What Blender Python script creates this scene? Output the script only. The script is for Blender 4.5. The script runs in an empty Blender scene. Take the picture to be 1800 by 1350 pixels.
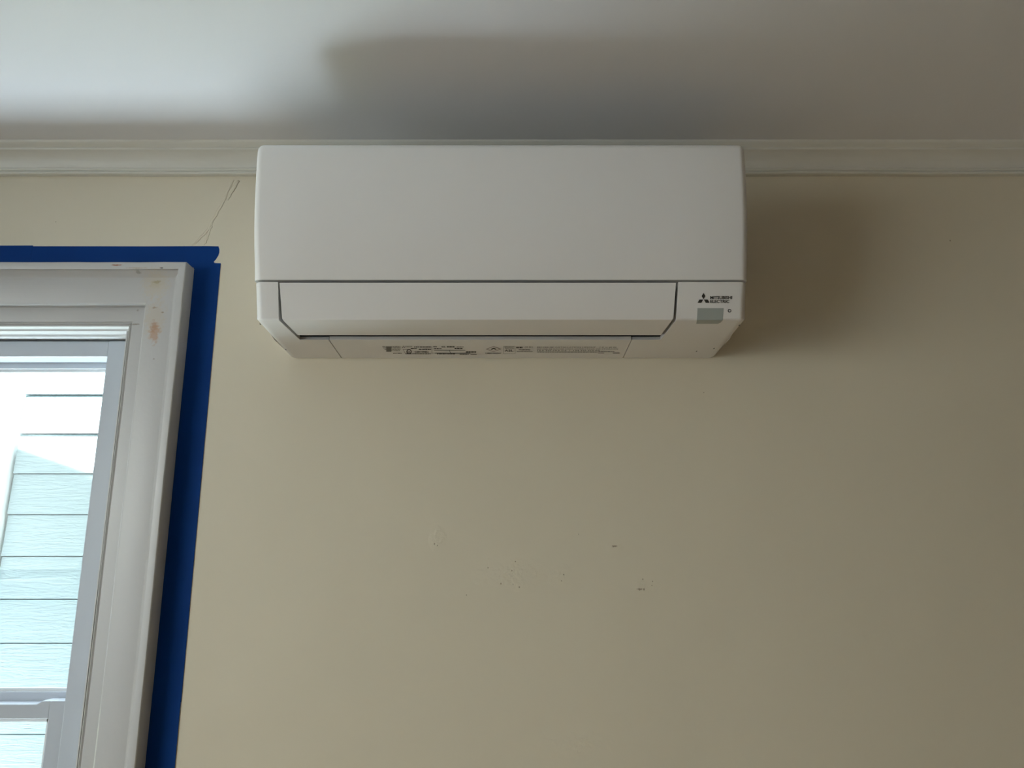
import bpy, bmesh, math, random
from mathutils import Vector, Matrix
R = math.radians
S = bpy.context.scene
C = S.collection
random.seed(4)

# ------------------------------------------------------------------ camera
CZ = 1.55                      # camera height above the floor
F = 1352.0                     # focal length in pixels of the 1800x1350 frame
TH = R(13.0)                   # upward pitch
cam = bpy.data.objects.new('camera', bpy.data.cameras.new('camera'))
C.objects.link(cam)
cam.location = (0, 0, CZ)
cam.rotation_euler = (R(90) + TH, 0, 0)
cam.data.sensor_fit = 'HORIZONTAL'
cam.data.sensor_width = 36.0
cam.data.lens = 36.0 * F / 1800.0
cam.data.clip_start = 0.02
S.camera = cam

# ------------------------------------------------------------------ light and exposure
S.view_settings.view_transform = 'Standard'
S.view_settings.look = 'None'
S.view_settings.gamma = 1.0
S.view_settings.use_curve_mapping = False
S.view_settings.exposure = 0.04

W = bpy.data.worlds.new('sky')
S.world = W
W.use_nodes = True
wn = W.node_tree.nodes
bg = wn['Background']
bg.inputs[0].default_value = (0.84, 0.88, 1.0, 1)
bg.inputs[1].default_value = 3.3

sun = bpy.data.objects.new('sun', bpy.data.lights.new('sun', 'SUN'))
sun.data.energy = 130.0
sun.data.angle = R(0.6)
sun.data.color = (0.90, 0.95, 1.0)
SUN_DIR = Vector((-0.15, -0.55, 1.0)).normalized()      # towards the sun
sun.rotation_euler = SUN_DIR.to_track_quat('Z', 'Y').to_euler()
C.objects.link(sun)

# daylight entering by the window in the left wall (outside the glass of window_2)
def area(name, loc, target, sx, sy, power, col):
    l = bpy.data.lights.new(name, 'AREA')
    l.shape = 'RECTANGLE'; l.size = sx; l.size_y = sy
    l.energy = power; l.color = col; l.spread = R(120 if 'left' in name else 160)
    o = bpy.data.objects.new(name, l)
    o.location = loc
    o.rotation_euler = (Vector(loc) - Vector(target)).to_track_quat('Z', 'Y').to_euler()
    C.objects.link(o)
    return o
area('daylight_left_window', (-2.46, -0.4, 1.80), (-0.9, -0.05, 0.95), 1.6, 0.8, 25, (1.0, 0.95, 0.88))
# added lamp in place of sunlight thrown up by the pale walkway outside window_1
area('bounce_fill_lamp', (-2.60, 2.45, -0.80), (-2.60, 2.45, 1.0), 0.9, 1.3, 125, (0.76, 0.86, 1.0))

# ------------------------------------------------------------------ helpers
D = 1.47                       # distance of the back wall
def link(name, me, mat=None, parent=None, smooth=False):
    o = bpy.data.objects.new(name, me); C.objects.link(o)
    if mat: me.materials.append(mat)
    if parent: o.parent = parent
    if smooth:
        for p in me.polygons: p.use_smooth = True
    return o
def mesh(name, verts, faces, mat=None, parent=None, smooth=False, origin=None):
    me = bpy.data.meshes.new(name)
    me.from_pydata([tuple(v) for v in verts], [], faces)
    bm = bmesh.new(); bm.from_mesh(me)
    bmesh.ops.recalc_face_normals(bm, faces=bm.faces)
    bm.to_mesh(me); bm.free()
    o = link(name, me, mat, parent, smooth)
    return o
def sharp(o, ang=35):
    for p in o.data.polygons: p.use_smooth = True
    o.data.set_sharp_from_angle(angle=R(ang))
    return o
class MB:
    def __init__(s): s.v = []; s.f = []
    def add(s, v, f):
        b = len(s.v); s.v += [tuple(q) for q in v]; s.f += [tuple(i + b for i in g) for g in f]
    def box(s, x0, x1, y0, y1, z0, z1):
        s.add([(x0,y0,z0),(x1,y0,z0),(x1,y1,z0),(x0,y1,z0),(x0,y0,z1),(x1,y0,z1),(x1,y1,z1),(x0,y1,z1)],
              [(0,3,2,1),(4,5,6,7),(0,1,5,4),(1,2,6,5),(2,3,7,6),(3,0,4,7)])
    def loft(s, cols, closed=True, caps=True):
        n = len(cols[0]); v = [p for c in cols for p in c]; f = []
        for i in range(len(cols) - 1):
            for j in range(n if closed else n - 1):
                k = (j + 1) % n
                f.append((i*n+j, i*n+k, (i+1)*n+k, (i+1)*n+j))
        if caps and closed:
            f.append(tuple(range(n - 1, -1, -1)))
            f.append(tuple(range((len(cols)-1)*n, len(cols)*n)))
        s.add(v, f)
    def prism(s, poly, t):
        """poly: list of points, t: extrusion vector"""
        t = Vector(t); s.loft([[Vector(p) for p in poly], [Vector(p) + t for p in poly]])
    def build(s, name, mat=None, parent=None, bevel=0, smooth=False):
        o = mesh(name, s.v, s.f, mat, parent, smooth)
        if bevel:
            m = o.modifiers.new('bevel', 'BEVEL'); m.width = bevel; m.segments = 2
            m.limit_method = 'ANGLE'; m.angle_limit = R(40)
        return o
def ray(px, py):
    """direction seen at a pixel of the photograph (camera maths only)"""
    f = Vector((0, math.cos(TH), math.sin(TH))); u = Vector((0, -math.sin(TH), math.cos(TH)))
    return f + Vector((1,0,0)) * ((px - 900) / F) + u * ((675 - py) / F)
def hit(px, py, p0, n):
    d = ray(px, py); p0 = Vector(p0); n = Vector(n); o = Vector((0,0,CZ))
    return o + d * ((p0 - o).dot(n) / d.dot(n))
def on_wall(px, py, Y=D):
    return hit(px, py, (0, Y, 0), (0, 1, 0))
def tag(o, label, cat, group=None):
    o['label'] = label; o['category'] = cat
    if group: o['group'] = group
    return o
def empty(name, loc=(0,0,0)):
    o = bpy.data.objects.new(name, None); o.location = loc; C.objects.link(o)
    o.empty_display_size = 0.05
    return o
def adopt(parent):
    """children were modelled in world space: keep them there"""
    bpy.context.view_layer.update()
    inv = parent.matrix_world.inverted()
    for c in parent.children: c.matrix_parent_inverse = inv
def struct(o): o['kind'] = 'structure'; return o

# ------------------------------------------------------------------ materials
def srgb(r, g, b):
    f = lambda c: (c/255/12.92) if c/255 <= 0.04045 else ((c/255+0.055)/1.055)**2.4
    return (f(r), f(g), f(b), 1)
class Mat:
    def __init__(s, name, col, rough=0.5, spec=0.5, metal=0):
        s.m = bpy.data.materials.new(name); s.m.use_nodes = True
        s.nt = s.m.node_tree; s.n = s.nt.nodes; s.l = s.nt.links
        s.b = s.n['Principled BSDF']
        s.b.inputs['Base Color'].default_value = col
        s.b.inputs['Roughness'].default_value = rough
        s.b.inputs['Specular IOR Level'].default_value = spec
        s.b.inputs['Metallic'].default_value = metal
        s.col = col; s.out = None
        s.tc = s.n.new('ShaderNodeTexCoord')
        s.h = None
    def geo(s):
        g = s.n.new('ShaderNodeNewGeometry'); return g.outputs['Position']
    def noise(s, scale, detail=3, stretch=(1,1,1), rough=0.5, dist=0):
        mp = s.n.new('ShaderNodeMapping'); mp.inputs['Scale'].default_value = stretch
        s.l.new(s.geo(), mp.inputs['Vector'])
        t = s.n.new('ShaderNodeTexNoise'); t.inputs['Scale'].default_value = scale
        t.inputs['Detail'].default_value = detail; t.inputs['Roughness'].default_value = rough
        t.inputs['Distortion'].default_value = dist
        s.l.new(mp.outputs[0], t.inputs['Vector'])
        return t.outputs[0]
    def ramp(s, src, lo, hi, a=0, b=1):
        r = s.n.new('ShaderNodeMapRange'); r.inputs[1].default_value = lo; r.inputs[2].default_value = hi
        r.inputs[3].default_value = a; r.inputs[4].default_value = b
        s.l.new(src, r.inputs[0]); return r.outputs[0]
    def mixcol(s, fac, col2):
        m = s.n.new('ShaderNodeMix'); m.data_type = 'RGBA'
        if isinstance(fac, (int, float)): m.inputs[0].default_value = fac
        else: s.l.new(fac, m.inputs[0])
        if s.out is None: m.inputs[6].default_value = s.col
        else: s.l.new(s.out, m.inputs[6])
        m.inputs[7].default_value = col2
        s.out = m.outputs[2]; s.l.new(s.out, s.b.inputs['Base Color'])
    def bump(s, src, strength, dist=0.001):
        b = s.n.new('ShaderNodeBump'); b.inputs['Strength'].default_value = strength
        b.inputs['Distance'].default_value = dist
        s.l.new(src, b.inputs['Height'])
        if s.h: s.l.new(s.h, b.inputs['Normal'])
        s.h = b.outputs[0]; s.l.new(s.h, s.b.inputs['Normal'])
    def math(s, op, a, b=None):
        m = s.n.new('ShaderNodeMath'); m.operation = op
        for i, x in enumerate((a, b)):
            if x is None: continue
            if isinstance(x, (int, float)): m.inputs[i].default_value = x
            else: s.l.new(x, m.inputs[i])
        return m.outputs[0]
    def blob(s, p, rad, soft=0.5, wob=0.0, wscale=200):
        """0..1 mask of an ellipsoid spot at p with radii rad, ragged by noise"""
        sub = s.n.new('ShaderNodeVectorMath'); sub.operation = 'SUBTRACT'
        s.l.new(s.geo(), sub.inputs[0]); sub.inputs[1].default_value = p
        dv = s.n.new('ShaderNodeVectorMath'); dv.operation = 'DIVIDE'
        s.l.new(sub.outputs[0], dv.inputs[0]); dv.inputs[1].default_value = rad
        ln = s.n.new('ShaderNodeVectorMath'); ln.operation = 'LENGTH'; s.l.new(dv.outputs[0], ln.inputs[0])
        v = ln.outputs['Value']
        if wob:
            v = s.math('ADD', v, s.ramp(s.noise(wscale, 3), 0.3, 0.7, -wob, wob))
        return s.ramp(v, 1.0, 1.0 - soft, 0, 1)

# wall paint
wall = Mat('cream wall paint', srgb(219, 209, 188), 0.42, 0.35)
wall.mixcol(wall.ramp(wall.noise(2.2, 4), 0.35, 0.7, 0, 0.25), srgb(213, 203, 182))
wall.bump(wall.noise(3.5, 2), 0.35, 0.012)
wall.bump(wall.noise(26, 3), 0.25, 0.002)
wall.bump(wall.noise(220, 2), 0.2, 0.0004)
def wp(px, py): p = on_wall(px, py); return (p.x, p.y, p.z)
specks = [(764,956,1.6),(769,959,1.1),(858,998,1.3),(906,987,1.4),(900,1003,1.4),(881,1026,2.0),(913,1032,1.5),
          (991,1010,1.4),(987,1021,1.2),(820,1046,1.1),(1078,961,1.5),(1130,1018,1.4),(1132,1036,2.2),(1147,1022,1.3),
          (1124,1037,1.5),(1017,939,1.0),(1670,423,1.8),(98,390,1.2),(1237,690,1.2),(902,1027,0.9),(1146,1029,1.1)]
acc = None
for (px, py, r) in specks:
    b = wall.blob(wp(px, py), (r*0.00095, 0.05, r*0.0011), 0.6)
    acc = b if acc is None else wall.math('MAXIMUM', acc, b)
for (px, py, rx, rz) in [(1125,1036,6,2), (1081,960,5,1.5)]:
    acc = wall.math('MAXIMUM', acc, wall.blob(wp(px, py), (rx*0.001, 0.05, rz*0.001), 0.7, 0.5, 260))
wall.mixcol(wall.math('MULTIPLY', acc, 0.62), srgb(118, 88, 62))
wall.bump(acc, 0.6, -0.0015)
patch = None
for (px, py, rx, rz) in [(769,945,16,26), (1128,1030,22,16), (905,1010,70,30), (1081,962,20,10), (985,1012,26,22), (1020,1310,60,20)]:
    b = wall.blob(wp(px, py), (rx*0.001, 0.05, rz*0.001), 0.8, 0.3, 40)
    patch = b if patch is None else wall.math('MAXIMUM', patch, b)
wall.bump(wall.math('MULTIPLY', patch, wall.noise(130, 4)), 0.7, 0.0026)
M_wall = wall.m

ceil = Mat('white ceiling paint', srgb(222, 221, 222), 0.7, 0.3)
ceil.bump(ceil.noise(3, 2), 0.3, 0.01); ceil.bump(ceil.noise(60, 3), 0.25, 0.0012)
crown = Mat('ivory moulding paint', srgb(218, 215, 206), 0.4, 0.4)
crown.mixcol(crown.ramp(crown.noise(9, 4, (1,1,6)), 0.4, 0.75, 0, 0.35), srgb(208, 204, 192))
crown.bump(crown.noise(45, 4, (0.35,1,3)), 0.4, 0.0018)
trimw = Mat('old white gloss trim paint', srgb(205, 204, 204), 0.35, 0.45)
trimw.bump(trimw.noise(60, 3, (0.3, 1, 1.5)), 0.25, 0.0008)
M_trim = trimw.m
casing = Mat('old white casing paint', srgb(190, 188, 187), 0.36, 0.45)
casing.bump(casing.noise(70, 4, (1, 1, 1)), 0.35, 0.001)
def cp(px, py, p=0.022): q = on_wall(px, py, D - p); return (q.x, q.y, q.z)
for (px, py, rx, rz, col, k) in [
        (275,500,26,30,(196,184,164),.5), (272,560,20,40,(192,178,158),.5),
        (276,496,8,3.2,(150,132,98),.85), (274,499,12,8,(190,178,150),.5),
        (272,585,10,21,(176,136,106),.7), (270,574,6,12,(166,126,96),.5),
        (205,466,11,1.6,(150,92,66),.9), (247,481,5,3,(150,146,140),.8), (284,471,3,1.3,(70,60,50),.9),
        (228,565,9,2.0,(120,104,84),.85), (272,541,5,2,(150,125,100),.7), (286,549,2.5,2,(140,122,100),.7),
        (234,540,2.5,2.5,(140,135,125),.7), (270,631,2,2,(150,140,130),.7), (240,471,20,1.4,(170,150,130),.6)]:
    casing.mixcol(casing.math('MULTIPLY', casing.blob(cp(px, py, .04 if py < 475 else .022), (rx*0.0012, 0.05, rz*0.0012), 0.5, 0.3, 200), k), srgb(*col))
M_case = casing.m
M_vinyl = Mat('white window frame', srgb(190, 195, 204), 0.4, 0.45)
M_vinyl.bump(M_vinyl.noise(40, 3, (1,1,.2)), 0.15, 0.0006); M_vinyl = M_vinyl.m
M_unit = Mat('white moulded plastic', srgb(226, 223, 221), 0.42, 0.4)
M_unit.bump(M_unit.noise(900, 2), 0.06, 0.0002); M_unit = M_unit.m
M_recess = Mat('dark grey recess shade', srgb(60, 60, 62), 0.6, 0.3).m
M_rx = Mat('smoked grey receiver lens', srgb(158, 163, 158), 0.3, 0.5).m
M_ink = Mat('dark grey print', srgb(58, 56, 52), 0.6, 0.2).m
M_inkl = Mat('light grey print', srgb(120, 117, 110), 0.6, 0.2).m
M_redink = Mat('dark red print', srgb(98, 44, 46), 0.6, 0.2).m
M_label = Mat('pale label film', srgb(214, 213, 210), 0.45, 0.3).m
tape = Mat('blue masking tape', srgb(1, 54, 122), 0.65, 0.12)
tape.mixcol(tape.ramp(tape.noise(12, 4), 0.35, 0.7, 0, 0.35), srgb(0, 46, 108))
tape.bump(tape.noise(30, 3), 0.3, 0.0015); M_tape = tape.m
M_floor = Mat('oak floor boards', srgb(176, 140, 100), 0.4, 0.4)
bt = M_floor.n.new('ShaderNodeTexBrick'); bt.inputs['Scale'].default_value = 1.0
bt.inputs['Brick Width'].default_value = 1.1; bt.inputs['Row Height'].default_value = 0.08; bt.inputs['Mortar Size'].default_value = 0.002
bt.inputs['Color1'].default_value = srgb(210,184,152); bt.inputs['Color2'].default_value = srgb(194,166,134); bt.inputs['Mortar'].default_value = srgb(70,50,35)
M_floor.l.new(M_floor.geo(), bt.inputs['Vector']); M_floor.l.new(bt.outputs[0], M_floor.b.inputs['Base Color']); M_floor = M_floor.m
sid = Mat('pale green lap siding', srgb(133, 146, 148), 0.6, 0.3)
sid.bump(sid.noise(7, 5, (1, 1, 9), 0.6, 1.2), 0.7, 0.006); M_sid = sid.m
M_sidtrim = Mat('white exterior trim', srgb(235, 238, 240), 0.5, 0.3).m
M_ground = Mat('grass and soil', srgb(92, 98, 70), 0.9, 0.2)
M_ground.mixcol(M_ground.ramp(M_ground.noise(6, 5), 0.4, 0.6), srgb(78, 84, 58)); M_ground = M_ground.m
M_path = Mat('pale concrete', srgb(226, 229, 232), 0.85, 0.2).m
NYH = 3.2
M_roof = Mat('grey roof shingle', srgb(90, 88, 86), 0.9, 0.2).m
M_ext = Mat('house exterior paint', srgb(200, 200, 196), 0.7, 0.3).m

glass = bpy.data.materials.new('window glass'); glass.use_nodes = True
gn = glass.node_tree.nodes; gl = glass.node_tree.links; gn.clear()
go = gn.new('ShaderNodeOutputMaterial'); gm = gn.new('ShaderNodeMixShader'); gt = gn.new('ShaderNodeBsdfTransparent')
gg = gn.new('ShaderNodeBsdfGlossy'); gg.inputs['Roughness'].default_value = 0.02
gt.inputs[0].default_value = (0.93, 0.98, 0.97, 1); gm.inputs[0].default_value = 0.015
gl.new(gt.outputs[0], gm.inputs[1]); gl.new(gg.outputs[0], gm.inputs[2]); gl.new(gm.outputs[0], go.inputs[0])
M_glass = glass

# ------------------------------------------------------------------ the room
XL, XR, YF = -2.15, 3.60, -6.00           # left, right and front walls
H = CZ + 0.841                             # ceiling height
T = 0.18                                   # outer wall thickness
# window_1 opening in the back wall
OX1 = -0.7645; OX0 = -1.70; OZ1 = CZ + 0.459; OZ0 = CZ - 0.98
b = MB()
b.box(OX1, XR, D, D+T, 0, H); b.box(XL, OX0, D, D+T, 0, H)
b.box(OX0, OX1, D, D+T, OZ1, H); b.box(OX0, OX1, D, D+T, 0, OZ0)
wb = struct(b.build('wall_back', M_wall))
# plaster ridges of an old crack between moulding and tape, raised a fraction of a millimetre
def ridge(pts, wid, hgt):
    m = MB(); P = [on_wall(*p) for p in pts]; cols = []
    for i, p in enumerate(P):
        t = (P[min(i+1, len(P)-1)] - P[max(i-1, 0)]).normalized(); nrm = Vector((-t.z, 0, t.x))
        w = wid * (0.5 + 0.5*math.sin(math.pi*(i+0.3)/(len(P)-0.4))); hh = hgt*(0.6+0.4*random.random())
        cols.append([p + nrm*w, p + nrm*w*0.4 + Vector((0,-hh,0)), p - nrm*w*0.4 + Vector((0,-hh,0)), p - nrm*w, p + Vector((0,0.001,0))])
    m.loft(cols); return m
def jitter(pts, n=5, a=1.4):
    out = []
    for (x0,y0),(x1,y1) in zip(pts, pts[1:]):
        for k in range(n): out.append((x0+(x1-x0)*k/n+random.uniform(-a,a), y0+(y1-y0)*k/n))
    return out + [pts[-1]]
for pts, w, hh in [([(412,316),(398,342),(380,378),(366,402),(351,420),(338,431)], 0.0030, 0.0004),
                   ([(374,390),(369,405),(364,420),(359,431)], 0.0022, 0.0004),
                   ([(419,317),(408,334),(400,352)], 0.0045, 0.0003)]:
    r_ = ridge(jitter(pts), w, hh).build('plaster_crack', M_wall, wb, smooth=True)

M_taupe = Mat('bounce-cutting taupe paint', srgb(138, 120, 99), 0.5, 0.3).m  # dark colour picked to cut light bounced off the unseen walls
b = MB(); b.box(XR, XR+T, YF-T, D+T, 0, H); struct(b.build('wall_right', M_taupe))
b = MB(); b.box(XL-T, XR, YF-T, YF, 0, H); struct(b.build('wall_front', M_taupe))
LY0, LY1, LZ0, LZ1 = -1.25, 0.45, 0.75, 2.24     # window_2 opening in the left wall
b = MB(); b.box(XL-T, XL, YF, LY0, 0, H); b.box(XL-T, XL, LY1, D+T, 0, H)
b.box(XL-T, XL, LY0, LY1, 0, LZ0); b.box(XL-T, XL, LY0, LY1, LZ1, H)
struct(b.build('wall_left', M_wall))
b = MB(); b.box(XL-T, XR+T, YF-T, D+T, -0.12, 0); struct(b.build('floor', M_floor))
b = MB(); b.box(XL-T, XR+T, YF-T, D+T, H, H+0.15); struct(b.build('ceiling', ceil.m))

# crown moulding on the back wall
prof = [(0,.7845),(.0105,.7845),(.0125,.786),(.0125,.789),(.0105,.7905),(.0095,.792),(.0125,.7935),(.0135,.796),(.0115,.7985),
        (.0125,.803),(.016,.810),(.0215,.8165),(.029,.822),(.034,.8245),(.0375,.8255),(.0385,.828),(.0375,.830),(.041,.8325),(.047,.835),(.0495,.838),(.050,.841),(0,.841)]
m = MB(); cols = []
n = 40
for i in range(n+1):
    x = XL + (XR-XL)*i/n; wz = 0.0006*math.sin(i*1.7) + 0.0004*math.sin(i*0.6+1)
    cols.append([(x, D - p, CZ + z + (wz if z < .84 else 0)) for p, z in prof])
m.loft(cols)
struct(sharp(m.build('trim_1', crown.m), 30))
# baseboard, below the frame
m = MB(); m.prism([(XL, D, 0), (XL, D-.016, 0), (XL, D-.016, .12), (XL, D-.008, .14), (XL, D, .14)], (XR-XL, 0, 0))
struct(m.build('baseboard_back', M_trim))

# ------------------------------------------------------------------ window_1: casing, frame and two sashes
win = struct(empty('window_1', ((OX0+OX1)/2, D, OZ0)))
# casing profile: (distance outward from the inner edge, projection from the wall)
K = OX1                                     # inner edge of the casing, right side
cas = [(.0,-.004),(.0,.0005),(.003,.003),(.006,.0012),(.0075,.0025),(.0095,.003),(.0375,.0035),(.0375,.0195),(.0395,.0215),(.042,.0225),
       (.0925,.0225),(.0945,.0235),(.0985,.027),(.1035,.0325),(.1045,.0335),(.1047,.0392),(.1065,.040),(.118,.040),(.1195,.0385),(.1195,-.004)]
def frame_piece(name, side, mat, parent):
    m = MB(); cols = []
    if side == 'head':
        A = [(OX0 - d, D - p, OZ1 + d) for d, p in cas]; B = [(OX1 + d, D - p, OZ1 + d) for d, p in cas]
    elif side == 'right':
        A = [(OX1 + d, D - p, OZ0) for d, p in cas]; B = [(OX1 + d, D - p, OZ1 + d) for d, p in cas]
    else:
        A = [(OX0 - d, D - p, OZ0) for d, p in cas]; B = [(OX0 - d, D - p, OZ1 + d) for d, p in cas]
    A = [Vector(a) for a in A]; B = [Vector(q) for q in B]; N = 26; rr = random.Random(side)
    for i in range(N+1):
        t = i/N; c = [a.lerp(q, t) for a, q in zip(A, B)]
        if 0 < i < N:
            o = Vector((rr.uniform(-1,1)*.0004, rr.uniform(-1,1)*.0003, rr.uniform(-1,1)*.0004))
            c = [q + o for q in c]
        cols.append(c)
    m.loft(cols); return sharp(m.build(name, mat, parent), 25)
for s in ('head', 'right', 'left'): frame_piece('casing', s, M_case, win)
m = MB(); m.box(OX0-.14, OX1+.14, D-.055, D+.10, OZ0-.028, OZ0-.0005); m.build('window_stool', M_case, win, bevel=.004)
# reveal lining with stepped stop beads at the head
FY = D + .066                                # face of the inner frame
m = MB()
hz = OZ1
hp = [(D-.002, hz+.0), (D-.002, hz-.0025), (D+.012, hz-.0035), (D+.014, hz-.0075), (D+.022, hz-.0085), (D+.024, hz-.006), (D+.040, hz-.0065), (D+.042, hz-.0105),
      (D+.054, hz-.0115), (D+.056, hz-.009), (D+.17, hz-.009), (D+.17, hz+.0)]
m.prism([(OX0, y, z) for y, z in hp], (OX1-OX0, 0, 0)); m.build('head_jamb', M_trim, win)
for sx, xx in ((-1, OX1), (1, OX0)):
    m = MB(); m.prism([(xx, D-.002, OZ0), (xx+sx*.0025, D-.002, OZ0), (xx+sx*.004, D+.02, OZ0), (xx+sx*.007, D+.022, OZ0), (xx+sx*.007, D+.17, OZ0), (xx, D+.17, OZ0)], (0, 0, hz-.012-OZ0))
    m.build('side_jamb', M_trim, win)
# inner frame
fx1 = -0.8375; fx0 = OX0 + (OX1 - fx1); fz1 = CZ + .4125; fz0 = OZ0 + .05
m = MB(); m.box(fx1, OX1-.0075, FY, D+.165, OZ0, hz-.012); m.build('frame_side', M_vinyl, win, bevel=.0025)
m = MB(); m.box(OX0+.0075, fx0, FY, D+.165, OZ0, hz-.012); m.build('frame_side', M_vinyl, win, bevel=.0025)
m = MB(); m.box(fx0-.002, fx1+.002, FY+.0004, D+.165, fz1, hz-.0125); m.build('frame_head', M_vinyl, win, bevel=.0025)
m = MB(); m.box(fx0-.002, fx1+.002, FY+.0004, D+.165, OZ0, fz0); m.build('frame_sill', M_vinyl, win, bevel=.0025)
def sash(name, y0, y1, z0, z1, stile, top, bot, glass_y, notch=None, off=0.0):
    m = MB(); a0, a1 = fx0+.001, fx1-.001
    m.box(a0, a0+stile, y0, y1, z0, z1); m.box(a1-stile, a1, y0, y1, z0, z1)
    if notch:
        nx, dz = notch
        P = [(a0+stile-.001, z1), (a0+stile+.004, z1), (a0+stile+.012, z1-dz), (nx-.012, z1-dz), (nx, z1), (a1-stile+.001, z1), (a1-stile+.001, z1-top), (a0+stile-.001, z1-top)]
        m.prism([(x, y0+.0002, z) for x, z in P], (0, y1-y0-.0004, 0))
    else: m.box(a0+stile-.001, a1-stile+.001, y0+.0002, y1-.0002, z1-top, z1-.0002)
    m.box(a0+stile-.001, a1-stile+.001, y0+.0002, y1-.0002, z0+.0002, z0+bot)
    s_ = m.build(name, M_vinyl, win, bevel=.002)
    # glazing bead
    gx0, gx1, gz0, gz1 = a0+stile, a1-stile, z0+bot, z1-top
    m = MB()
    for (x0,x1,zz0,zz1) in ((gx0-.001,gx0+.006,gz0,gz1),(gx1-.006,gx1+.001,gz0,gz1),(gx0,gx1,gz1-.006,gz1+.001),(gx0,gx1,gz0-.001,gz0+.006)):
        m.box(x0, x1, y0+.008, glass_y-.001, zz0, zz1)
    m.build('glazing_bead', M_sidtrim, s_)
    m = MB(); m.box(gx0-.003, gx1+.003, glass_y, glass_y+.004, gz0-.003, gz1+.003); m.build('glass', M_glass, s_)
    return s_
up = sash('upper_sash', D+.116, D+.148, CZ-.282, fz1+.002, .002, .015, .036, D+.132)
lo = sash('lower_sash', D+.0775, D+.112, OZ0+.03, CZ-.256, .0325, .032, .06, D+.096, notch=(-0.885, .006))
m = MB(); m.box(-1.215, -1.155, D+.082, D+.108, CZ-.2618, CZ-.252); m.box(-1.19, -1.18, D+.07, D+.09, CZ-.252, CZ-.245)
m.build('sash_lock', M_sidtrim, lo, bevel=.002)
adopt(win)
# window_2 in the left wall, outside the frame: casing and sash bars of the opening the daylight comes through
w2 = struct(empty('window_2', (XL, (LY0+LY1)/2, LZ0)))
m = MB()
for (y0,y1,z0,z1) in ((LY0-.09,LY0,LZ0-.09,LZ1+.09),(LY1,LY1+.09,LZ0-.09,LZ1+.09),(LY0,LY1,LZ1,LZ1+.09),(LY0,LY1,LZ0-.09,LZ0)): m.box(XL, XL+.025, y0, y1, z0, z1)
m.build('casing', M_trim, w2)
m = MB(); zc = (LZ0+LZ1)/2
for (y0,y1,z0,z1) in ((LY0,LY0+.04,LZ0,LZ1),(LY1-.04,LY1,LZ0,LZ1),(LY0+.04,LY1-.04,LZ1-.04,LZ1),(LY0+.04,LY1-.04,LZ0,LZ0+.05),(LY0+.04,LY1-.04,zc-.02,zc+.02)): m.box(XL-.10, XL-.06, y0, y1, z0, z1)
m.build('sash', M_vinyl, w2)
m = MB(); m.box(XL-.082, XL-.078, LY0+.04, LY1-.04, LZ0+.04, LZ1-.04); m.build('glass', M_glass, w2)
adopt(w2)

# ------------------------------------------------------------------ masking tape around the casing
def strip(name, pts, y, thick, label):
    P = [Vector((p.x, D - y, p.z)) for p in pts]
    m = MB(); m.prism(P, (0, -thick, 0))
    return tag(m.build(name, M_tape), label, 'tape', None)
cx = OX1 + .1195
W_ = on_wall
def V(x, h): return Vector((x, D, CZ + h))
top = [V(-1.86, .582), V(cx-.004, .582), V(-.600, .582)] + [W_(376,460), W_(380,455.5), W_(383.5,450), W_(385.6,444), W_(385.8,438.5), W_(384.2,433.2)]
top += [V(-.62, .6287), V(-.75,.6282), V(-.9,.6284), V(-1.86, .628)]
strip('masking_tape', top, .0002, .0003, 'blue masking tape strip running along the top of the window casing, ragged torn right end')
strip('masking_tape', [V(-1.86, .5835), V(-.978,.5832), V(-.9815, .606), V(-.9795,.630), V(-1.05,.6298), V(-1.86, .6296)], .0006, .0003,
      'short blue masking tape piece overlapping the top strip above the window, at the left edge')
strip('masking_tape', [W_(375,462.6), W_(388.3,463.2), V(-.5924, .45), V(-.5922, .1), V(-.5921,-.10), V(-.5921,-.245), V(cx+.0003, -.245), V(cx+.0003, .56), V(cx-.002,.588)], .0010, .0003,
      'long blue masking tape strip running down the right side of the window casing')
strip('masking_tape', [V(-.5927,-.236), V(cx-.0022,-.2300), V(cx-.002,-1.0), V(-.5935,-1.0), V(-.5927,-.5)], .0014, .0003,
      'lower blue masking tape strip beside the window casing, overlapping the bottom of the long strip')

# ------------------------------------------------------------------ air conditioner
ac = empty('air_conditioner', (-.019, D, CZ+.392))
tag(ac, 'white wall-mounted mini-split air conditioner under the crown moulding, its vane closed', 'air conditioner')
AX0, AX1 = -.4375, .3995
RS = .013
def offset(poly, d):
    """inset a closed (y,h) polygon by d"""
    n = len(poly); out = []
    area_ = sum(poly[i][0]*poly[(i+1)%n][1]-poly[(i+1)%n][0]*poly[i][1] for i in range(n))
    sg = 1 if area_ > 0 else -1
    for i in range(n):
        a = Vector(poly[i-1]); b_ = Vector(poly[i]); c = Vector(poly[(i+1)%n])
        e0 = (b_-a).normalized(); e1 = (c-b_).normalized()
        n0 = Vector((-e0.y, e0.x))*sg; n1 = Vector((-e1.y, e1.x))*sg
        k = n0+n1; k = k/max(k.dot(n0), .35) if k.length > 1e-6 else n0
        out.append((b_.x + k.x*d, b_.y + k.y*d))
    return out
def round_cols(x_end, sgn, r=RS, n=7):
    """columns (x, inset) from the end inwards; sgn=+1 for the left end"""
    return [(x_end + sgn*r*(1-math.cos(math.pi/2*i/n)), r*(1-math.sin(math.pi/2*i/n))) for i in range(n+1)]
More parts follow.
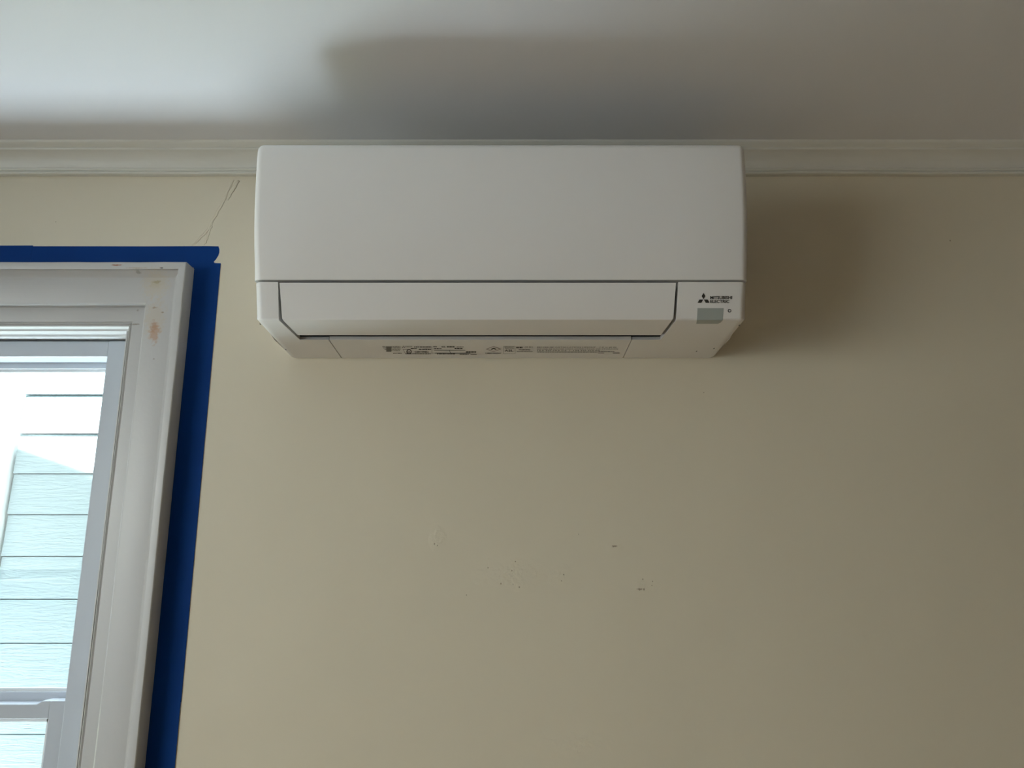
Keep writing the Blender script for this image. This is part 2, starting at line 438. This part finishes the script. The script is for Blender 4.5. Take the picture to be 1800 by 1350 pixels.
def shell(name, prof, x0, x1, mat, r=RS, parent=ac):
    m = MB(); cols = []
    L = round_cols(x0, 1, r); Rr = round_cols(x1, -1, r)[::-1]
    mid = [(x0 + (x1-x0)*k/8, 0) for k in range(1, 8)]
    for x, ins in L + mid + Rr:
        q = offset(prof, ins); zb = min(z for y, z in prof)
        if name == 'front_panel': q = [(y, zb if abs(p[1]-zb) < 1e-6 else z) for (y, z), p in zip(q, prof)]
        cols.append([(x, y, CZ+z) for y, z in q])
    m.loft(cols); return sharp(m.build(name, mat, parent), 40)
# front panel: a bowed slab, deepest near its top
fp = [(1.2283,.4645),(1.2185,.49),(1.2095,.52),(1.2025,.548),(1.197,.58),(1.193,.612),(1.190,.648),(1.1888,.675),(1.1892,.687),(1.1908,.693),(1.194,.6965),(1.200,.6985),
      (1.275,.6985),(1.275,.60),(1.275,.52),(1.275,.4645)]
shell('front_panel', fp, AX0, AX1, M_unit)
core = [(1.277,.6945),(1.4695,.6945),(1.4695,.3965),(1.366,.3990),(1.366,.43),(1.277,.4550)]
shell('body', core, AX0+.0005, AX1-.0005, M_unit, r=.006)
m = MB(); m.box(AX0+.012, AX1-.012, 1.268, 1.365, CZ+.432, CZ+.4600); m.box(AX0+.035, AX1-.035, 1.3605, 1.3655, CZ+.4035, CZ+.44); m.build('outlet_recess_shade', M_recess, ac)  # solid dark boxes: the shade inside the outlet slot put into colour
# planes of the lower front facet and of the underside
T0 = Vector((0, 1.2290, CZ+.4608)); F0 = Vector((0, 1.2530, CZ+.4013)); S0 = Vector((0, 1.358, CZ+.3967)); B0 = Vector((0, 1.4690, CZ+.3918))
vf = (T0 - F0).normalized(); nf = Vector((0, -vf.z, vf.y)); nf = nf if nf.y < 0 else -nf
vu = (F0 - B0).normalized(); nu = Vector((0, vu.z, -vu.y)); nu = nu if nu.z < 0 else -nu
def onf(px, py): return hit(px, py, F0, nf)
def onu(px, py): return hit(px, py, F0, nu)
# end pieces
def end_piece(sgn):
    if sgn > 0: xt, xf, xs, xm, xb = onf(488.5,496).x, onf(490,562).x, onu(527,597).x, onu(577,597).x, onu(597,626).x
    else: xt, xf, xs, xm, xb = onf(1192.5,498).x, onf(1189,563).x, onu(1160.5,598).x, onu(1110.5,598).x, onu(1097,627).x
    xe = AX0 if sgn > 0 else AX1
    rows = [(T0, xt, (1.262,.4608)), (F0 + vf*.0035, xf, (1.275,.430)), (F0 + vf*.001 - vu*.0010, xf, (1.277,.428)), (F0 - vu*.0035, xf, (1.28,.426)),
            (S0, xs, (1.3600,.4033)), (S0 + Vector((0,.0003,0)), xm, (1.3605,.4033)), (B0, xb, (1.469,.412))]
    outer = [(r[0].y, r[0].z-CZ) for r in rows]; inner = [r[2] for r in rows]
    poly = outer + inner[::-1]
    m = MB(); cols = []
    for x, ins in round_cols(xe, sgn):
        q = offset(poly, ins)
        q = [(y, p[1] if p[1] > .455 else (p[1] + (z-p[1])*.4 if p[1] < .41 else z)) for (y, z), p in zip(q, poly)]
        cols.append([(x, y, CZ+z) for y, z in q])
    xs_ = [r[1] for r in rows]; xs_ = xs_ + xs_[::-1]
    xr = cols[-1][0][0]
    for t in (.5, 1.0):
        cols.append([(xr + (x - xr)*t, y, CZ+z) for (y, z), x in zip(poly, xs_)])
    m.loft(cols, caps=False)
    nrow = len(rows); N = len(poly)
    for base in (0, (len(cols)-1)*N):
        for i in range(nrow-1):
            m.f.append((base+i, base+i+1, base+N-2-i, base+N-1-i))
    return sharp(m.build('end_cap', M_unit, ac), 32)
end_piece(1); end_piece(-1)
# closing vane
m = MB()
V0 = Vector((0, 1.318, CZ+.3952))
vl = [onf(491.5,499), onf(495.8,561), onf(497,563), onu(499,564.5), onu(522,587.5)]
vr = [onf(1188,500), onf(1183.5,562), onf(1182,564), onu(1180,565), onu(1161.5,589)]
vl[3].y = vr[3].y = F0.y+.002
YV = 1.3314
for a in (vl, vr):
    a[0].y, a[0].z = T0.y, T0.z - .0012
    a[1].y, a[1].z = (F0 + vf*.003).y, (F0 + vf*.003).z
    a[2].y, a[2].z = (F0 + vf*.0008 - vu*.0008).y, (F0 + vf*.0008 - vu*.0008).z
    a[3].y, a[3].z = (F0 - vu*.003).y, (F0 - vu*.003).z
    a[4].y, a[4].z = YV, (F0 + (B0-F0)*((YV-F0.y)/(B0.y-F0.y))).z
inn = [Vector((0,.007,-.001)), Vector((0,.006,.002)), Vector((0,.005,.004)), Vector((0,.003,.006)), Vector((0,-.003,.007))]
cols = []
for k in range(9):
    t = k/8; o_ = [a.lerp(c, t) for a, c in zip(vl, vr)]
    cols.append(o_ + [p+q for p, q in list(zip(o_, inn))[::-1]])
m.loft(cols); sharp(m.build('air_vane', M_unit, ac), 30)
# middle panel of the underside, between two slanting seams
pl, pr = onu(579,597.3), onu(1109,598.3); ql, qr = onu(599,626), onu(1095.5,627)
for p in (pl, pr): p.y, p.z = S0.y, S0.z
for p in (ql, qr): p.y, p.z = B0.y, B0.z
m = MB(); m.prism([pl, pr, qr, ql], (0, 0, .0066)); m.build('service_panel', M_unit, ac)
# grille on top
m = MB()
for k in range(34): m.box(AX0+.05 + k*.0218, AX0+.05 + k*.0218+.004, 1.285, 1.44, CZ+.6935, CZ+.698)
m.build('intake_grille', M_unit, ac)
# receiver window folded over the edge
m = MB(); e = .0003
a1, a2 = onf(1226,541.8), onf(1272,541.8); a3, a4 = onf(1225,562), onf(1270.5,562)
a3.y, a3.z = F0.y, F0.z; a4.y, a4.z = F0.y, F0.z
a5, a6, a7 = onu(1224,569), onu(1262,569), onu(1267,566.5)
dn = (nf+nu).normalized()
P = [a1+nf*e, a2+nf*e, a4+dn*e*1.2, a7+nu*e, a6+nu*e, a5+nu*e, a3+dn*e*1.2]
m.add(P + [p + Vector((0,.002,.001)) for p in P], [(0,1,2,6),(6,2,3,4,5),(0,7,8,1),(1,8,9,2),(2,9,10,3),(3,10,11,4),(4,11,12,5),(5,12,13,6),(6,13,7,0)])
m.build('receiver_window', M_rx, ac)
# printed marks --------------------------------------------------------
def text_mesh(txt, bold=0.0):
    cu = bpy.data.curves.new('t', 'FONT'); cu.body = txt; cu.size = 1; cu.offset = bold; cu.resolution_u = 3
    o = bpy.data.objects.new('t', cu); C.objects.link(o)
    dg = bpy.context.evaluated_depsgraph_get(); dg.update()
    me = bpy.data.meshes.new_from_object(o.evaluated_get(dg))
    vs = [v.co.copy() for v in me.vertices]; fs = [tuple(p.vertices) for p in me.polygons]
    bpy.data.objects.remove(o); bpy.data.curves.remove(cu); bpy.data.meshes.remove(me)
    x0 = min(v.x for v in vs); x1 = max(v.x for v in vs); y0 = min(v.y for v in vs); y1 = max(v.y for v in vs)
    return [((v.x-x0)/(x1-x0), (v.y-y0)/(y1-y0)) for v in vs], fs
def put(m, uv, fs, org, U, Vv, nrm):
    """flat print: unit square coordinates laid on a surface from org along U and V, raised by a hair"""
    m.add([org + U*u + Vv*v + nrm*.0004 for u, v in uv], fs)
def text_px(m, txt, quad, surf, nrm, bold=0.0):
    x0, y0, x1, y1 = quad
    o = surf(x0, y1); U = surf(x1, y1) - o; Vv = surf(x0, y0) - o; U.y = U.z = 0; Vv.x = 0
    uv, fs = text_mesh(txt, bold); put(m, uv, fs, o, U, Vv, nrm)
def poly_px(m, pts, surf, nrm):
    b_ = [surf(*p) + nrm*.0004 for p in pts]; m.add(b_, [tuple(range(len(b_)))])
m = MB()
emb = lambda cx_, cy_, pts: [(cx_+x, cy_+y) for x, y in pts]
cx0, cy0 = 1236.6, 526.2
poly_px(m, emb(cx0, cy0, [(0,0),(-3.4,-5.8),(0,-11.4),(3.4,-5.8)]), onf, nf)
poly_px(m, emb(cx0, cy0, [(-.5,0.2),(-3.9,6.2),(-10.6,6.2),(-7.2,.2)]), onf, nf)
poly_px(m, emb(cx0, cy0, [(.5,0.2),(3.9,6.2),(10.6,6.2),(7.2,.2)]), onf, nf)
text_px(m, 'MITSUBISHI', (1248.2,520.2,1286.8,526.0), onf, nf, 0.03)
text_px(m, 'ELECTRIC', (1248.2,527.0,1281.8,532.6), onf, nf, 0.03)
o = m.build('logo', M_ink, ac); o['label'] = 'dark grey emblem and maker lettering'
def ring(m, c, r0, r1, surf, nrm, n=20):
    vs = []
    for r in (r0, r1):
        for i in range(n):
            a = 2*math.pi*i/n; vs.append(surf(c[0]+r*math.cos(a), c[1]+r*math.sin(a)) + nrm*.0004)
    m.add(vs, [(i, (i+1)%n, n+(i+1)%n, n+i) for i in range(n)])
m = MB(); ring(m, (1282.3,546.2), 1.9, 3.1, onf, nf); m.build('power_indicator', M_ink, ac)
for (px, py) in ((457.5,569.5),(502.3,614.2),(1224.5,617.3),(1255,612.3),(1299.5,571.5)):
    m = MB(); p = onu(px, py); vs = [p + nu*.0003 + Vector((.0012*math.cos(a*math.pi/5), .0035*math.sin(a*math.pi/5), -.0035*math.sin(a*math.pi/5)*nu.y/nu.z)) for a in range(10)]
    m.add(vs, [tuple(range(10))]); m.build('screw_hole', M_recess, ac)
# rating and warning labels on the underside
UY0 = B0.y
def bar(m, x0, x1, y0, y1): poly_px(m, [(x0,y0),(x1,y0),(x1,y1),(x0,y1)], onu, nu)
def words(m, x0, x1, y0, y1, seed):
    rr = random.Random(seed); x = x0
    while x < x1-.5:
        w = min(rr.uniform(1.2, 5.5), x1-x); bar(m, x, x+w, y0, y1); x += w + rr.uniform(.35, .8)
# label 1
m = MB()
for k, (a, b_) in enumerate([(672,704),(674,704),(676,704),(679,703)]): words(m, a, b_, 608.5+k*2.3, 609.7+k*2.3, k)
words(m, 691, 706, 619.9, 621.4, 9); bar(m, 679, 688, 608.6, 618.2)
m.build('caution_label', M_inkl, ac)
# label 2
m = MB()
k2 = (709.5, 609.4)
poly_px(m, [(709.5,609.2),(708.6,608.3),(709.5,607.4),(710.4,608.3)], onu, nu)
poly_px(m, [(709.2,609.3),(708.4,610.9),(706.6,610.9),(707.4,609.3)], onu, nu)
poly_px(m, [(709.8,609.3),(710.6,610.9),(712.4,610.9),(711.6,609.3)], onu, nu)
text_px(m, 'MITSUBISHI ELECTRIC', (713.2,608.0,725,610.0), onu, nu, .01)
words(m, 728, 758, 608.8, 610.4, 21); words(m, 722, 733, 611.6, 613.2, 22); words(m, 736, 758.5, 612.6, 614.6, 23)
bar(m, 709, 720, 613.6, 614.2); words(m, 713, 758, 621.0, 622.2, 24)
ring(m, (719.0,617.8), 3.0, 4.6, onu, nu, 16); text_px(m, 'US', (716.8,616.6,721.4,619.4), onu, nu, .02)
text_px(m, 'CERTIFIED', (729.5,616.8,754,619.8), onu, nu, .03)
for (a, b_, c, d) in ((708,613.4,713,622.2),): poly_px(m, [(a,b_),(a+.6,b_),(c+.6,d),(c,d)], onu, nu)
bar(m, 759.0, 759.6, 608.6, 622)
m.build('rating_label', M_ink, ac)
# label 3
m = MB()
words(m, 761.5, 768, 608.4, 609.8, 31); words(m, 762.5, 776, 611.8, 613.2, 32)
text_px(m, 'MODEL', (776.5,608.2,783.5,610.6), onu, nu, .04); words(m, 785.5, 799, 608.3, 610.3, 33)
words(m, 799, 813, 611.4, 613.0, 34); words(m, 803, 816, 609.0, 610.0, 35)
bar(m, 763, 818, 615.0, 615.7); bar(m, 764.5, 827, 620.0, 621.0); words(m, 768, 800, 621.2, 622.4, 36)
poly_px(m, [(790,615.2),(790.8,615.2),(792,620.4),(791.2,620.4)], onu, nu); words(m, 819, 837, 617.4, 619.4, 37); words(m, 808, 824, 621.6, 622.8, 38); bar(m, 827, 838, 622.0, 622.8)
m.build('serial_label', M_ink, ac)
# label 4: flammability warning
m = MB()
def outline(m, pts, w, surf=onu):
    n = len(pts); cx_ = sum(p[0] for p in pts)/n; cy_ = sum(p[1] for p in pts)/n
    inner = [(cx_+(x-cx_)*(1-w), cy_+(y-cy_)*(1-w)) for x, y in pts]
    vs = [surf(*p)+nu*.0004 for p in pts+inner]; m.add(vs, [(i,(i+1)%n,n+(i+1)%n,n+i) for i in range(n)])
outline(m, [(854,613.2),(867.5,608.5),(881,613.2),(867.5,618)], .13)
m.build('warning_diamond', M_redink, ac)
m = MB()
poly_px(m, [(862.5,614.3),(864,612.4),(866,611.6),(867.6,611.2),(870,611.8),(871.5,612.6),(872.8,614.4),(870,614.2),(868.6,613.2),(866.6,613.2),(865.4,614.4)], onu, nu)
text_px(m, 'FLAMMABLE REFRIGERANT', (853.5,619.6,881,622.0), onu, nu, .02)
outline(m, [(884.5,608.2),(905.5,608.2),(906,621.2),(884.5,621.2)], .035)
text_px(m, 'REFRIGERANT', (887,608.9,903.5,610.9), onu, nu, .02); text_px(m, 'SAFETY GROUP', (888,611.6,903.5,613.2), onu, nu, .01)
text_px(m, 'A2L', (887,614.2,902.5,617.9), onu, nu, .02)
words(m, 907.5, 919, 609.2, 611.8, 41); text_px(m, '( R 32 )', (922.5,608.6,936.5,611.8), onu, nu, .01)
text_px(m, 'WARNING', (911.5,613.4,932,615.4), onu, nu, .04); words(m, 908.5, 936, 617.3, 618.2, 42)
text_px(m, 'MINIMUM INSTALLATION HEIGHT   1.8 m (6 ft)', (944,609.2,1083,611.3), onu, nu, .012)
text_px(m, 'MINIMUM ROOM AREA (OPERATING OR STORAGE)', (944,612.4,1086,614.2), onu, nu, .012)
text_px(m, '12.5 TO 19.5 m2  /  134 TO 210 ft2', (944.5,615.0,1054,616.8), onu, nu, .012)
words(m, 944, 1050, 618.2, 619.1, 43); words(m, 1052, 1080, 617.3, 618.2, 44); bar(m, 1077, 1089, 619.8, 620.9); bar(m, 1051, 1062, 619.9, 620.8)
m.build('warning_label', M_ink, ac)
adopt(ac)

# ------------------------------------------------------------------ outside
m = MB(); m.box(-14, 14, D+T, 16, -.95, -.85); struct(m.build('ground', M_ground))
m = MB(); m.box(-3.5, -.9, D+T+.08, NYH-.02, -.85, -.83)  # pale slab, unseen, added to bounce sunlight up through window_1
tag(m.build('bounce_slab', M_path, bevel=.006), 'unseen pale concrete walkway on the ground between the two houses', 'bounce_slab')
# own roof: a gable end above the back wall, whose rake casts the slanting shade edge on the neighbour
m = MB()
G = [(-6.0, H+.15), (3.5, H+.15), (3.5, H+.30), (-1.0, 0), ]
def gable(m, x0, z0, x1, z1, y0, y1):
    P = [(x0, H+.15), (x1, H+.15), (x1, z1), (x0, z0)]
    m.prism([(x, y0, z) for x, z in P], (0, y1-y0, 0))
KS = SUN_DIR
NY = 3.2
def shade_at(px, py):
    p = on_wall(px, py, NY); t = (p.y - (D+T)) / (-KS.y)
    return p + KS*t
q1, q2 = shade_at(31, 782), shade_at(133, 829)
sl = (q2.z-q1.z)/(q2.x-q1.x)
x0r, x1r = XL-T-.42, XR+T
gable(m, x0r, q1.z+sl*(x0r-q1.x), x1r, max(q1.z+sl*(x1r-q1.x), H+.2), YF-T, D+T)
struct(m.build('roof', M_roof))
# neighbouring house
hs = empty('house', (-1.0, NY, -.85))
tag(hs, 'neighbouring house with pale green wood-grain lap siding seen through the window', 'house')
EX = .0525*NY
xe = -2.075
m = MB(); z_ref = on_wall(50, 977, NY).z
prof = []
k0 = -10; k1 = 7
for k in range(k0, k1):
    z = z_ref + k*EX
    prof += [(NY, z), (NY+.008, z+EX-.005), (NY+.035, z+EX-.005), (NY+.035, z+EX)]
prof = [(y, z) for y, z in prof]
poly = [(xe, y, z) for y, z in prof] + [(xe, NY+.2, prof[-1][1]), (xe, NY+.2, prof[0][1])]
m.prism(poly, (5.0, 0, 0)); m.build('lap_siding', M_sid, hs)
m = MB(); m.box(xe-.16, xe-.014, NY-.02, NY+.16, prof[0][1], prof[-1][1]); m.build('corner_board', M_sidtrim, hs, bevel=.003)
m = MB(); zt = prof[-1][1]; m.prism([(xe-.5, NY-.0, zt), (xe-.5, NY+4, zt+1.6), (xe-.5, NY+4, zt+1.7), (xe-.5, NY-.0, zt+.12)], (5.8, 0, 0)); m.build('roof', M_roof, hs)
m = MB(); m.box(xe, xe+5, NY+.01, NY+.2, -.85, prof[0][1]); m.build('foundation', M_ext, hs)
adopt(hs)
